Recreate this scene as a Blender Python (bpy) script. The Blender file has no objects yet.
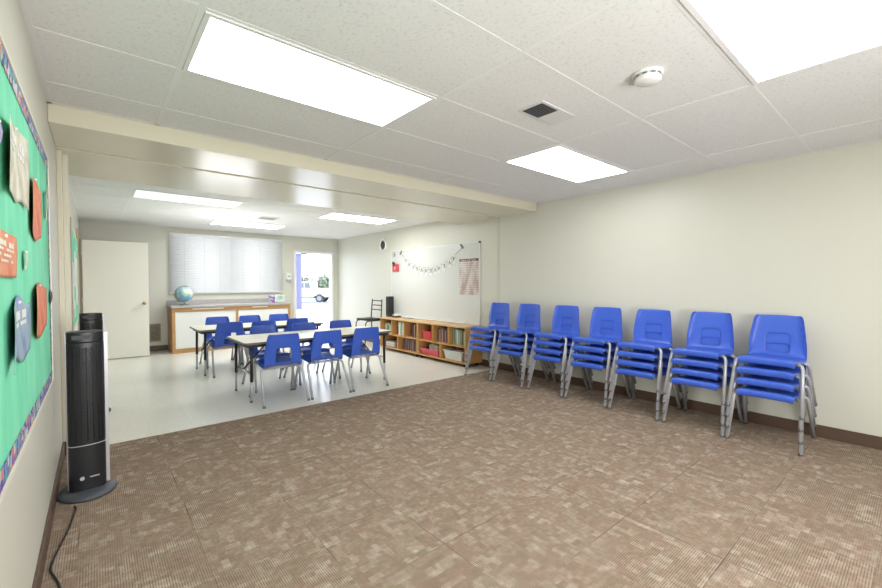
import bpy, bmesh, math, random
from math import pi, sin, cos, radians, sqrt
from mathutils import Vector, Matrix
random.seed(7)
SC = bpy.context.scene
COL = SC.collection

# ------------------------------------------------------------------ camera
cam_d = bpy.data.cameras.new('camera')
cam = bpy.data.objects.new('camera', cam_d); COL.objects.link(cam)
cam_d.sensor_width = 36.0; cam_d.lens = 409.94 / 882 * 36.0
cam_d.clip_start = 0.02; cam_d.clip_end = 300
cam.location = (-0.3395, -0.6479, 1.2712)
cam.rotation_euler = (pi / 2 - 0.0248, 0, -0.6991)
SC.camera = cam

# ------------------------------------------------------------------ world / exposure
SC.view_settings.view_transform = 'Standard'
SC.view_settings.look = 'None'
SC.view_settings.gamma = 1
SC.view_settings.use_curve_mapping = False
SC.view_settings.exposure = 0.42
W = bpy.data.worlds.new('world'); SC.world = W; W.use_nodes = True
bgn = W.node_tree.nodes['Background']
bgn.inputs['Color'].default_value = (0.80, 0.88, 1.0, 1)
bgn.inputs['Strength'].default_value = 3.2
sun_d = bpy.data.lights.new('sun', 'SUN'); sun_d.energy = 1.0; sun_d.angle = radians(1.0); sun_d.color = (1, .97, .92)
sun = bpy.data.objects.new('sun', sun_d); COL.objects.link(sun)
sun.rotation_euler = (radians(42), 0, radians(-30))
LAMP = 7.0          # emission of the lit ceiling panels
LAMP_FAR = 13.5     # the two lit panels over the vinyl floor
LAMP_DIM = .45      # the panel that is nearly off

# unseen area lights, added to brighten the ceiling and even out the rooms
def add_fill(loc, target, power, size):
    d = bpy.data.lights.new('fill_light', 'AREA'); d.energy = power; d.size = size; d.color = (.98, .99, 1)
    o = bpy.data.objects.new('fill_light', d); COL.objects.link(o); o.location = loc
    o.rotation_euler = (Vector(target) - Vector(loc)).to_track_quat('-Z', 'Y').to_euler()
add_fill((.8, -2.3, .95), (1.1, 2.0, 2.36), 78, 1.2)
add_fill((1.3, 6.6, 1.32), (1.3, 6.4, 2.36), 9, .8)      # second added light, aimed up at the far ceiling
# ------------------------------------------------------------------ dimensions
XL, XR, YB, YF, CE = -0.549, 4.246, -3.6, 8.77, 2.364
JY = 3.50           # joint between the two halves of the room

# ------------------------------------------------------------------ node helpers
def mat(name, col=(.8, .8, .8), rough=.5, metal=0.0, spec=.5, coat=0.0):
    m = bpy.data.materials.new(name); m.use_nodes = True
    b = m.node_tree.nodes['Principled BSDF']
    b.inputs['Base Color'].default_value = (*col, 1); b.inputs['Roughness'].default_value = rough
    b.inputs['Metallic'].default_value = metal; b.inputs['Specular IOR Level'].default_value = spec
    b.inputs['Coat Weight'].default_value = coat
    return m
class N:
    def __init__(s, m): s.t = m.node_tree; s.b = s.t.nodes['Principled BSDF']
    def n(s, kind, props=None, **ins):
        nd = s.t.nodes.new(kind)
        for k, v in (props or {}).items(): setattr(nd, k, v)
        for k, v in ins.items():
            key = k.replace('_', ' ')
            sock = nd.inputs[int(k[1:])] if k[0] == 'i' and k[1:].isdigit() else nd.inputs[key]
            if hasattr(v, 'is_output'): s.t.links.new(v, sock)
            else: sock.default_value = v
        return nd
    def l(s, a, b): s.t.links.new(a, b)
    def pos(s): return s.n('ShaderNodeNewGeometry').outputs['Position']
    def obj(s): return s.n('ShaderNodeTexCoord').outputs['Object']
    def mapping(s, v, scale=(1, 1, 1), rot=(0, 0, 0), loc=(0, 0, 0)):
        nd = s.n('ShaderNodeMapping'); s.l(v, nd.inputs['Vector'])
        nd.inputs['Scale'].default_value = scale; nd.inputs['Rotation'].default_value = rot; nd.inputs['Location'].default_value = loc
        return nd.outputs[0]
    def ramp(s, f, stops, interp='LINEAR'):
        nd = s.n('ShaderNodeValToRGB'); s.l(f, nd.inputs[0]); cr = nd.color_ramp; cr.interpolation = interp
        while len(cr.elements) < len(stops): cr.elements.new(.5)
        for e, (p, c) in zip(cr.elements, stops): e.position = p; e.color = (*c, 1)
        return nd.outputs[0]
    def mix(s, f, a, b, blend='MIX'):
        nd = s.n('ShaderNodeMix', {'data_type': 'RGBA', 'blend_type': blend})
        for sock, v in ((nd.inputs[0], f), (nd.inputs[6], a), (nd.inputs[7], b)):
            if hasattr(v, 'is_output'): s.l(v, sock)
            else: sock.default_value = (*v, 1) if isinstance(v, tuple) and len(v) == 3 else v
        return nd.outputs[2]
    def math(s, op, a, b=0.0, c=0.0):
        nd = s.n('ShaderNodeMath', {'operation': op})
        for i, v in enumerate((a, b, c)):
            if hasattr(v, 'is_output'): s.l(v, nd.inputs[i])
            else: nd.inputs[i].default_value = v
        return nd.outputs[0]
    def noise(s, v, scale, detail=3.0, rough=.5):
        return s.n('ShaderNodeTexNoise', Vector=v, Scale=scale, Detail=detail, Roughness=rough).outputs[0]
    def bump(s, h, strength, dist):
        nd = s.n('ShaderNodeBump', Strength=strength, Distance=dist, Height=h); s.l(nd.outputs[0], s.b.inputs['Normal'])
    def color(s, c): s.l(c, s.b.inputs['Base Color'])

# ------------------------------------------------------------------ materials
def wall_mat(name, col, rough=.38):
    m = mat(name, col, rough); k = N(m); p = k.pos()
    st = k.noise(k.mapping(p, (9, 9, .05)), 3.0, 2)
    bl = k.noise(p, 1.4, 3)
    c = k.mix(k.math('MULTIPLY', st, .25), col, tuple(x * .93 for x in col))
    c = k.mix(k.math('MULTIPLY', bl, .18), c, tuple(x * .90 for x in col))
    k.color(c); k.bump(k.noise(p, 55, 3), .10, .003)
    return m
M = {}
M['wall'] = wall_mat('wall_paint', (.67, .66, .575))
M['header'] = wall_mat('header_paint', (.75, .71, .565), .22)
M['trim'] = mat('trim_paint', (.77, .745, .62), .4)
M['batten'] = mat('batten_paint', (.60, .60, .50), .4)
M['joint'] = mat('joint_strip', (.52, .43, .29), .5)
M['base'] = mat('baseboard_brown', (.105, .062, .042), .45)
M['white'] = mat('white_paint', (.86, .86, .84), .4)
M['door'] = wall_mat('door_paint', (.84, .81, .72), .42)

def ceiling_mat():
    m = mat('ceiling_tile', (.70, .69, .67), .9, spec=.2); k = N(m); p = k.pos()
    v = k.n('ShaderNodeTexVoronoi', {'feature': 'F1'}, Vector=k.mapping(p, (1, 1.7, 1)), Scale=75.0, Randomness=1.0).outputs['Distance']
    nz = k.noise(p, 60, 4, .7)
    f = k.ramp(nz, [(.36, (0, 0, 0)), (.46, (1, 1, 1))])
    c = k.mix(f, (.70, .70, .69), (.84, .84, .83))
    f2 = k.ramp(v, [(.06, (.0, .0, .0)), (.16, (1, 1, 1))])
    c = k.mix(f2, (.68, .68, .67), c)
    big = k.noise(p, 2.2, 2)
    c = k.mix(k.math('MULTIPLY', big, .3), c, (.75, .745, .73))
    k.color(c); k.bump(nz, .35, .004)
    return m
M['ceiling'] = ceiling_mat()
M['tee'] = mat('ceiling_tee', (.83, .83, .825), .6)

def carpet_mat():
    m = mat('carpet_tiles', (.3, .22, .16), .95, spec=.1); k = N(m); p = k.pos()
    T = .4572
    q = k.mapping(p, (1, 1, 1), loc=(-.03, -.85 + T * 2, 0))
    sx = k.n('ShaderNodeSeparateXYZ', Vector=q)
    cx = k.math('FLOOR', k.math('DIVIDE', sx.outputs[0], T)); cy = k.math('FLOOR', k.math('DIVIDE', sx.outputs[1], T))
    par = k.math('FLOORED_MODULO', k.math('ADD', cx, cy), 2.0)
    # a different piece of the pattern on every tile
    off = k.n('ShaderNodeCombineXYZ', X=k.math('MULTIPLY', cx, 1.37), Y=k.math('MULTIPLY', cy, 2.11), Z=0.0).outputs[0]
    qq = k.n('ShaderNodeVectorMath', {'operation': 'ADD'}, i0=q, i1=off).outputs[0]
    def pattern(v):
        def br(w, h, o, c1, c2, sq=1.0):
            b = k.n('ShaderNodeTexBrick', {'offset': o, 'squash': sq}, Vector=v, Color1=(*c1, 1), Color2=(*c2, 1), Mortar=(0.5, 0.5, 0.5, 1),
                    Scale=1.0, Mortar_Size=0.0, Mortar_Smooth=0.0, Bias=0.0, Brick_Width=w, Row_Height=h)
            return b.outputs['Color']
        a = br(.062, .031, .37, (0, 0, 0), (1, 1, 1))
        b = br(.041, .064, .61, (0, 0, 0), (1, 1, 1))
        return a, b
    a1, b1 = pattern(qq)
    rot = k.mapping(qq, rot=(0, 0, pi / 2), loc=(.31, .17, 0))
    a2, b2 = pattern(rot)
    A = k.mix(par, a1, a2); B = k.mix(par, b1, b2)
    ca = k.ramp(A, [(0.0, (.27, .20, .145)), (.3, (.36, .265, .195)), (.55, (.34, .275, .195)), (.8, (.42, .34, .26)), (1.0, (.66, .56, .46))])
    cb = k.ramp(B, [(0.0, (.29, .235, .16)), (.35, (.36, .255, .19)), (.6, (.33, .27, .20)), (.85, (.46, .38, .295)), (1.0, (.60, .51, .42))])
    c = k.mix(.48, ca, cb)
    warm = k.noise(qq, 9, 2)
    c = k.mix(k.ramp(warm, [(.42, (0, 0, 0)), (.62, (.45, .45, .45))]), c, (.36, .24, .185))
    # ribs, turned a quarter from tile to tile
    rx = k.math('SINE', k.math('MULTIPLY', sx.outputs[0], 2 * pi / .0095)); ry = k.math('SINE', k.math('MULTIPLY', sx.outputs[1], 2 * pi / .0095))
    wx = k.math('SUBTRACT', 1.0, k.math('MULTIPLY', par, .55)); wy = k.math('ADD', .45, k.math('MULTIPLY', par, .55))
    ribs = k.math('MAXIMUM', k.math('MULTIPLY', rx, wx), k.math('MULTIPLY', ry, wy))
    brk = k.noise(p, 38, 2)
    rf = k.math('MULTIPLY', k.math('MULTIPLY', k.ramp(ribs, [(.0, (0, 0, 0)), (.75, (1, 1, 1))]), k.ramp(brk, [(.3, (.2, .2, .2)), (.55, (1, 1, 1))])), .76)
    c = k.mix(rf, c, (.12, .088, .064))
    fib = k.noise(p, 260, 2)
    c = k.mix(k.math('MULTIPLY', fib, .22), c, (.12, .09, .07))
    # seams between the tiles
    fx = k.math('ABSOLUTE', k.math('SUBTRACT', k.math('FRACT', k.math('DIVIDE', sx.outputs[0], T)), .5))
    fy = k.math('ABSOLUTE', k.math('SUBTRACT', k.math('FRACT', k.math('DIVIDE', sx.outputs[1], T)), .5))
    sm = k.math('GREATER_THAN', k.math('MAXIMUM', fx, fy), .4962)
    sm = k.math('MULTIPLY', sm, k.ramp(k.noise(p, 1.9, 1), [(.46, (.12, .12, .12)), (.58, (.85, .85, .85))]))
    c = k.mix(sm, c, (.06, .045, .035))
    k.color(c)
    h = k.math('ADD', k.math('MULTIPLY', ribs, -.5), fib)
    k.bump(h, .5, .003)
    return m
M['carpet'] = carpet_mat()

def vinyl_mat():
    m = mat('vinyl_floor', (.7, .68, .6), .22, spec=.55); k = N(m); p = k.pos()
    a = k.noise(p, 26, 5, .7); b = k.noise(p, 3.5, 3)
    c = k.ramp(a, [(.3, (.74, .73, .66)), (.6, (.81, .805, .74)), (.9, (.815, .81, .75))])
    c = k.mix(k.math('MULTIPLY', b, .3), c, (.72, .71, .63))
    sx = k.n('ShaderNodeSeparateXYZ', Vector=p); T = .3048
    fx = k.math('ABSOLUTE', k.math('SUBTRACT', k.math('FRACT', k.math('DIVIDE', sx.outputs[0], T)), .5))
    fy = k.math('ABSOLUTE', k.math('SUBTRACT', k.math('FRACT', k.math('DIVIDE', sx.outputs[1], T)), .5))
    sm = k.math('MULTIPLY', k.math('GREATER_THAN', k.math('MAXIMUM', fx, fy), .496), .3)
    c = k.mix(sm, c, (.45, .43, .37))
    k.color(c)
    k.bump(k.noise(p, 5, 3), .08, .01)
    return m
M['vinyl'] = vinyl_mat()

def plastic(name, col, rough=.33):
    m = mat(name, col, rough, spec=.5); k = N(m); o = k.obj()
    k.bump(k.noise(o, 320, 2), .12, .001)
    n = k.noise(o, 7, 3)
    k.color(k.mix(k.math('MULTIPLY', n, .3), col, tuple(x * .82 for x in col)))
    return m
M['blue'] = plastic('blue_chair_plastic', (.050, .125, .60))
def metal_grey():
    m = mat('grey_leg_paint', (.40, .41, .43), .35, metal=.35); k = N(m)
    n = k.noise(k.obj(), 40, 3); k.color(k.mix(n, (.43, .44, .47), (.52, .53, .56))); return m
M['leg'] = metal_grey()
M['chrome'] = mat('chrome', (.72, .73, .75), .22, metal=1.0)
M['cap'] = mat('glide_cap', (.20, .20, .21), .45, metal=.5)
M['black'] = plastic('black_plastic', (.012, .013, .016), .35)
M['black2'] = mat('black_matte', (.02, .02, .022), .6)
M['silver'] = mat('silver_plastic', (.50, .49, .52), .35, metal=.3)
M['basegrey'] = mat('fan_base_grey', (.065, .072, .085), .5)
M['blackmetal'] = mat('black_metal', (.03, .03, .033), .4, metal=.4)
M['tabletop'] = None
def laminate():
    m = mat('table_laminate', (.83, .80, .62), .3, spec=.5); k = N(m)
    n = k.noise(k.mapping(k.obj(), (3, 30, 3)), 3, 4)
    k.color(k.ramp(n, [(.3, (.80, .76, .55)), (.7, (.87, .84, .66))])); return m
M['tabletop'] = laminate()
def oak(name, a, b, axis='x', sc=1.0):
    m = mat(name, a, .42); k = N(m)
    s = {'x': (1.2, 22, 22), 'y': (22, 1.2, 22), 'z': (22, 22, 1.2)}[axis]
    n = k.noise(k.mapping(k.pos(), s), 2.2 * sc, 5, .6); n2 = k.noise(k.pos(), 1.7, 2)
    c = k.ramp(n, [(.28, a), (.72, b)])
    k.color(k.mix(k.math('MULTIPLY', n2, .25), c, tuple(x * .85 for x in a))); k.bump(n, .06, .002); return m
M['oak'] = oak('oak_counter', (.46, .235, .085), (.60, .345, .145))
M['birch'] = oak('birch_shelf', (.50, .25, .075), (.62, .345, .125), 'y')
M['birchtop'] = oak('birch_shelf_top', (.62, .38, .17), (.72, .48, .24), 'y')
M['counter'] = mat('grey_laminate', (.44, .42, .41), .35)
k = N(M['counter']); k.color(k.ramp(k.noise(k.pos(), 90, 3), [(.35, (.38, .36, .35)), (.65, (.50, .48, .47))]))
M['cabdoor'] = mat('white_cabinet', (.86, .86, .83), .4)
M['pull'] = mat('pale_pull', (.80, .76, .66), .4)
M['board'] = mat('whiteboard_face', (.76, .77, .73), .18, spec=.5)
k = N(M['board']); k.color(k.mix(k.math('MULTIPLY', k.noise(k.pos(), 2.5, 4), .35), (.68, .69, .655), (.62, .625, .595)))
M['alu'] = mat('aluminium', (.76, .76, .75), .4, metal=.1)
M['vent'] = mat('vent_white', (.70, .70, .69), .5)
M['ventdark'] = mat('vent_dark', (.16, .16, .165), .6)
M['ventgap'] = mat('vent_gap', (.05, .05, .05), .8)
M['grille'] = mat('wall_grille', (.36, .30, .22), .5)

def emis(name, col, s):
    m = mat(name, (.9, .9, .9), .5); b = m.node_tree.nodes['Principled BSDF']
    b.inputs['Emission Color'].default_value = (*col, 1); b.inputs['Emission Strength'].default_value = s; return m
M['lamp'] = emis('lamp_diffuser', (.985, 1.0, 1.0), LAMP)
M['lampfar'] = emis('lamp_diffuser_far', (.985, 1.0, .995), LAMP_FAR)
M['lampdim'] = emis('lamp_diffuser_dim', (.97, 1.0, .97), LAMP_DIM)

def green_fabric():
    m = mat('green_paper', (.12, .56, .32), .8); k = N(m); p = k.pos()
    n = k.noise(k.mapping(p, (1, 1.6, .5)), 5, 4); k.color(k.ramp(n, [(.3, (.14, .62, .37)), (.7, (.24, .74, .49))])); k.bump(n, .4, .02); return m
M['green'] = green_fabric()
def border():
    m = mat('patterned_border', (.3, .3, .4), .6); k = N(m); p = k.pos()
    v = k.n('ShaderNodeTexVoronoi', Vector=p, Scale=42.0)
    hsv = k.n('ShaderNodeSeparateColor', Color=v.outputs['Color']).outputs[0]
    c = k.ramp(hsv, [(0, (.04, .05, .25)), (.2, (.25, .10, .35)), (.35, (.10, .30, .50)), (.5, (.55, .55, .60)), (.62, (.55, .18, .16)), (.75, (.12, .35, .25)), (.88, (.60, .50, .28)), (1, (.08, .08, .22))], 'CONSTANT')
    k.color(c); return m
M['border'] = border()
def paper(name, stops, scale=(6, 6, 6), rough=.6):
    m = mat(name, stops[0][1], rough); k = N(m)
    n = k.noise(k.mapping(k.obj(), scale), 2.0, 3); k.color(k.ramp(n, stops)); return m
M['p_tan'] = paper('paper_tan', [(.35, (.50, .46, .36)), (.5, (.62, .60, .46)), (.65, (.70, .70, .62))])
M['p_orange'] = paper('paper_orange', [(.3, (.62, .16, .06)), (.5, (.70, .30, .14)), (.7, (.72, .20, .12))])
M['p_red'] = paper('paper_red', [(.3, (.60, .09, .07)), (.6, (.72, .26, .10)), (.75, (.55, .10, .16))])
M['p_blue'] = paper('paper_blue', [(.3, (.16, .22, .42)), (.5, (.30, .38, .52)), (.65, (.24, .42, .36)), (.8, (.55, .60, .55))])
M['p_white'] = mat('paper_white', (.74, .74, .72), .7)
M['p_cream'] = mat('paper_cream', (.78, .74, .62), .7)
M['ink'] = mat('ink', (.05, .05, .06), .7)
M['red'] = plastic('red_plastic', (.62, .05, .06), .4)
M['pink'] = plastic('pink_plastic', (.70, .10, .16), .4)
M['clearbin'] = plastic('frosted_bin', (.66, .67, .64), .35)
M['rubber'] = mat('rubber_black', (.015, .015, .015), .7)
def clothm(name, stops, sc=8):
    m = mat(name, stops[0][1], .9); k = N(m); n = k.noise(k.obj(), sc, 4); k.color(k.ramp(n, stops)); k.bump(n, .6, .02); return m
M['cloth'] = clothm('beige_cloth', [(.3, (.34, .27, .17)), (.6, (.58, .52, .38)), (.75, (.40, .20, .16))])
M['cloth2'] = clothm('mauve_cloth', [(.3, (.30, .14, .14)), (.6, (.46, .30, .28)), (.75, (.55, .50, .45))])

# ------------------------------------------------------------------ mesh helpers
class MB:
    def __init__(s): s.v = []; s.f = []; s.sm = []; s.mi = []
    def add(s, vs, fs, smooth=False, mi=0):
        o = len(s.v); s.v += [tuple(x) for x in vs]
        for f in fs: s.f.append([o + i for i in f]); s.sm.append(smooth); s.mi.append(mi)
        return s
    def box(s, x0, x1, y0, y1, z0, z1, mi=0):
        if x0 > x1: x0, x1 = x1, x0
        if y0 > y1: y0, y1 = y1, y0
        if z0 > z1: z0, z1 = z1, z0
        vs = [(x, y, z) for z in (z0, z1) for y in (y0, y1) for x in (x0, x1)]
        return s.add(vs, [(0, 2, 3, 1), (4, 5, 7, 6), (0, 1, 5, 4), (2, 6, 7, 3), (0, 4, 6, 2), (1, 3, 7, 5)], mi=mi)
    def prism(s, poly, axis, a, b, smooth=False):
        def P(u, v, w): return {'x': (w, u, v), 'y': (u, w, v), 'z': (u, v, w)}[axis]
        n = len(poly); vs = [P(u, v, a) for u, v in poly] + [P(u, v, b) for u, v in poly]
        fs = [tuple(range(n))[::-1], tuple(range(n, 2 * n))]
        for i in range(n): j = (i + 1) % n; fs.append((i, j, n + j, n + i))
        return s.add(vs, fs, smooth)
    def tube(s, pts, r, n=10, caps=True, rs=None):
        pts = [Vector(p) for p in pts]; rings = []; up = None
        for i, p in enumerate(pts):
            if i == 0: t = pts[1] - p
            elif i == len(pts) - 1: t = p - pts[-2]
            else: t = (pts[i + 1] - p).normalized() + (p - pts[i - 1]).normalized()
            t.normalize()
            if up is None:
                up = Vector((0, 0, 1)) if abs(t.z) < .9 else Vector((1, 0, 0))
            a = (up - t * up.dot(t)).normalized(); b = t.cross(a); up = a
            rr = rs[i] if rs else r
            rings.append([p + (a * cos(2 * pi * q / n) + b * sin(2 * pi * q / n)) * rr for q in range(n)])
        vs = [v for g in rings for v in g]; fs = []
        for i in range(len(pts) - 1):
            for q in range(n):
                w = (q + 1) % n; fs.append((i * n + q, i * n + w, (i + 1) * n + w, (i + 1) * n + q))
        s.add(vs, fs, True)
        if caps: s.add(rings[0], [tuple(range(n))[::-1]]); s.add(rings[-1], [tuple(range(n))])
        return s
    def lathe(s, prof, cx=0, cy=0, n=24, sx=1, sy=1, smooth=True):
        vs = []; fs = []
        for r, z in prof:
            for q in range(n): vs.append((cx + r * sx * cos(2 * pi * q / n), cy + r * sy * sin(2 * pi * q / n), z))
        for i in range(len(prof) - 1):
            for q in range(n):
                w = (q + 1) % n; fs.append((i * n + q, i * n + w, (i + 1) * n + w, (i + 1) * n + q))
        s.add(vs, fs, smooth)
        m = len(prof) - 1
        if prof[0][0] > 1e-6: s.add(vs[:n], [tuple(range(n))[::-1]])
        if prof[-1][0] > 1e-6: s.add(vs[m * n:], [tuple(range(n))])
        return s
    def xf(s, mtx):
        s.v = [tuple(mtx @ Vector(v)) for v in s.v]; return s
    def build(s, name, m, parent=None, bevel=0, sub=0, solid=0, loc=None, fix=True):
        me = bpy.data.meshes.new(name); me.from_pydata(s.v, [], s.f); me.validate()
        ms = m if isinstance(m, (list, tuple)) else [m]
        for q in ms: me.materials.append(q)
        for p, sm, mi in zip(me.polygons, s.sm, s.mi): p.use_smooth = sm; p.material_index = mi
        if fix:
            bm = bmesh.new(); bm.from_mesh(me); bmesh.ops.remove_doubles(bm, verts=bm.verts, dist=1e-5)
            bmesh.ops.recalc_face_normals(bm, faces=bm.faces); bm.to_mesh(me); bm.free()
        o = bpy.data.objects.new(name, me); COL.objects.link(o)
        if parent: o.parent = parent
        if loc: o.location = loc
        if solid:
            md = o.modifiers.new('solid', 'SOLIDIFY'); md.thickness = solid; md.offset = 0
        if bevel:
            md = o.modifiers.new('bevel', 'BEVEL'); md.width = bevel; md.segments = 2; md.limit_method = 'ANGLE'
        if sub:
            md = o.modifiers.new('sub', 'SUBSURF'); md.levels = sub; md.render_levels = sub
        return o
def B(*a): return MB().box(*a)
def thing(name, loc=(0, 0, 0), rz=0, label=None, cat=None, group=None):
    o = bpy.data.objects.new(name, None); COL.objects.link(o); o.empty_display_size = .05
    o.location = loc; o.rotation_euler = (0, 0, rz); return tag(o, label, cat, group)
def tag(o, label=None, cat=None, group=None, kind=None):
    if label: o['label'] = label
    if cat: o['category'] = cat
    if group: o['group'] = group
    if kind: o['kind'] = kind
    return o
def struct(mb, name, m, parent=None, **kw):
    o = mb.build(name, m, parent, **kw)
    if not parent: o['kind'] = 'structure'
    return o
KIDS = {}
def kids(o): return [c for c in COL.objects if c.parent == o]
def dup(root, loc, rz, label, group=None):
    r = root.copy(); COL.objects.link(r); r.location = loc; r.rotation_euler = (0, 0, rz); r['label'] = label
    if group: r['group'] = group
    if root.name not in KIDS: KIDS[root.name] = [(c, kids(c)) for c in kids(root)]
    for c, gs in KIDS[root.name]:
        d = c.copy(); COL.objects.link(d); d.parent = r
        for g in gs:
            e = g.copy(); COL.objects.link(e); e.parent = d
    return r

# ------------------------------------------------------------------ room shell
struct(B(XL - .1, XR + .1, YB - .1, JY, -.1, 0), 'floor', M['carpet'])
struct(B(XL - .1, XR + .1, JY, YF + .1, -.1, -.001), 'floor_vinyl', M['vinyl'])
struct(B(XL - .1, XR + .1, YB - .1, YF + .1, CE, CE + .1), 'ceiling', M['ceiling'])
struct(B(XL - .1, XL, YB - .1, YF + .1, -.1, CE), 'wall_left', M['wall'])
struct(B(XR, XR + .1, YB - .1, YF + .1, -.1, CE), 'wall_right', M['wall'])
struct(B(XL - .1, XR + .1, YB - .1, YB, -.1, CE), 'wall_back', M['wall'])
# far wall with window and door openings
WX0, WX1, WZ0, WZ1 = .76, 2.85, 1.10, 2.235
DX0, DX1, DZ = 3.20, 4.07, 1.99
fw = MB()
fw.box(XL, WX0 - .012, YF, YF + .12, -.1, CE); fw.box(WX0 - .012, WX1 + .012, YF, YF + .12, -.1, WZ0 - .012); fw.box(WX0 - .012, WX1 + .012, YF, YF + .12, WZ1 + .012, CE)
fw.box(WX1 + .012, DX0 - .02, YF, YF + .12, -.1, CE); fw.box(DX0 - .02, DX1 + .02, YF, YF + .12, DZ + .02, CE); fw.box(DX1 + .02, XR, YF, YF + .12, -.1, CE)
struct(fw, 'wall_far', M['wall'], fix=False)
# header beams across the joint
HZ = 2.25
struct(B(XL, XR, 2.79, JY - .135, HZ, CE), 'trim_1', M['header'], bevel=.006)
struct(B(XL, XR, JY - .075, 4.36, HZ, CE), 'trim_2', M['header'], bevel=.006)
struct(B(XL, XR, JY - .135, JY - .075, HZ + .020, CE), 'trim_3', M['batten'])
# joint battens on the side walls
struct(B(XR - .012, XR, JY - .02, JY + .035, 0, HZ), 'trim_4', M['wall'], bevel=.003)
struct(B(XR - .004, XR, JY - .045, JY - .02, 0, HZ), 'trim_5', M['batten'])
struct(B(XL, XL + .030, JY - .045, JY + .06, 0, HZ), 'trim_6', M['header'], bevel=.003)
struct(B(XL, XL + .060, JY + .06, JY + .16, 0, HZ), 'trim_7', M['trim'], bevel=.003)
struct(B(XL, XL + .040, JY - .057, JY - .045, 0, .1), 'baseboard_left', M['base'])
# baseboards
bh = .10
struct(B(XL, XL + .012, YB, JY - .05, 0, bh), 'baseboard_left', M['base'], bevel=.003)
struct(B(XR - .012, XR, YB, JY - .02, 0, bh), 'baseboard_right', M['base'], bevel=.003)
struct(B(XR - .012, XR, JY + .035, YF, 0, bh), 'baseboard_right', M['base'], bevel=.003)
struct(B(XL, DX0 - .05, YF - .012, YF, 0, bh), 'baseboard_far', M['base'], bevel=.003)
struct(B(XL, XL + .012, JY + .16, 7.1, 0, bh), 'baseboard_left', M['base'], bevel=.003)
# ceiling grid tees (a 1.219 x 0.610 m grid)
def grid(name, ys, y0, y1):
    g = MB(); h = .0022
    for i in range(-1, 5):
        x = i * 1.2192
        if XL + .03 < x < XR: g.box(x - .012, x + .012, y0, y1, CE - h, CE)
    for y in ys: g.box(XL, XR, y - .009, y + .009, CE - h * .8, CE)
    g.box(XL, XL + .022, y0, y1, CE - h, CE); g.box(XR - .022, XR, y0, y1, CE - h, CE)
    g.box(XL, XR, y1 - .022, y1, CE - h, CE); g.box(XL, XR, y0, y0 + .022, CE - h, CE)
    struct(g, name, M['tee'])
grid('trim_8', [-3.048 + .6096 * i for i in range(10)], YB, 2.79)
grid('trim_9', [4.72 + .6096 * i for i in range(7)], 4.36, YF)

# window (frame, glass, sill) and its blind
w = struct(MB().box(WX0 - .022, WX0, YF - .018, YF + .10, WZ0 - .022, WZ1 + .022).box(WX1, WX1 + .022, YF - .018, YF + .10, WZ0 - .022, WZ1 + .022)
       .box(WX0, WX1, YF - .018, YF + .10, WZ1, WZ1 + .022).box(WX0, WX1, YF - .03, YF + .10, WZ0 - .022, WZ0)
       , 'window_1', M['white'], fix=False)
glass = mat('glass', (1, 1, 1), .02); glass.node_tree.nodes['Principled BSDF'].inputs['Transmission Weight'].default_value = 1.0
B(WX0, WX1, YF + .068, YF + .072, WZ0, WZ1).build('pane', glass, w)
slat = mat('blind_slat', (.93, .93, .92), .5)
tr = slat.node_tree; bs = tr.nodes['Principled BSDF']; tl = tr.nodes.new('ShaderNodeBsdfTranslucent'); tl.inputs[0].default_value = (.95, .95, .94, 1)
mx = tr.nodes.new('ShaderNodeMixShader'); mx.inputs[0].default_value = .5
tr.links.new(bs.outputs[0], mx.inputs[1]); tr.links.new(tl.outputs[0], mx.inputs[2]); tr.links.new(mx.outputs[0], tr.nodes['Material Output'].inputs[0])
def blind(x0, x1, label):
    t = thing('window_blind', ((x0 + x1) / 2, YF - .052, WZ0 - .01), 0, label, 'blind', 'white slatted blinds in the window')
    hw = (x1 - x0) / 2; H = WZ1 - WZ0 + .03
    B(-hw, hw, -.022, .030, H - .04, H - .002).build('headrail', M['white'], t, bevel=.003)
    s = MB(); n = 34
    for i in range(n):
        z = .035 + (H - .08) * i / (n - 1); d = .0185; a = radians(64)
        dy, dz = d * cos(a), d * sin(a)
        s.add([(-hw, -dy, z - dz), (hw, -dy, z - dz), (hw, .002, z + .002), (-hw, .002, z + .002), (hw, dy, z + dz), (-hw, dy, z + dz)],
              [(0, 1, 2, 3), (3, 2, 4, 5)], True)
    s.build('slats', slat, t, solid=.0012)
    B(-hw, hw, -.014, .010, .003, .018).build('bottom_rail', M['white'], t, bevel=.002)
    for q in (-.55, .1, .62):
        B(q * hw - .002, q * hw + .002, -.020, -.018, .012, H - .03).build('ladder_cord', M['vent'], t)
blind(WX0 - .015, 1.8078, 'white slatted blind covering the left part of the window, above the globe')
blind(1.8082, WX1 + .012, 'white slatted blind covering the right part of the window, nearer the open door')

# exterior door opening, its frame and what can be seen outside
d1 = MB(); fwd_ = .05
d1.box(DX0 - .05, DX0, YF - .015, YF + .13, 0, DZ + .05).box(DX1, DX1 + .05, YF - .015, YF + .13, 0, DZ + .05).box(DX0, DX1, YF - .015, YF + .13, DZ, DZ + .05)
d1o = struct(d1, 'door_1', M['white'], fix=False)
B(DX0, DX1, YF - .01, YF + .13, -.005, .012).build('threshold', M['alu'], d1o)
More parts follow.
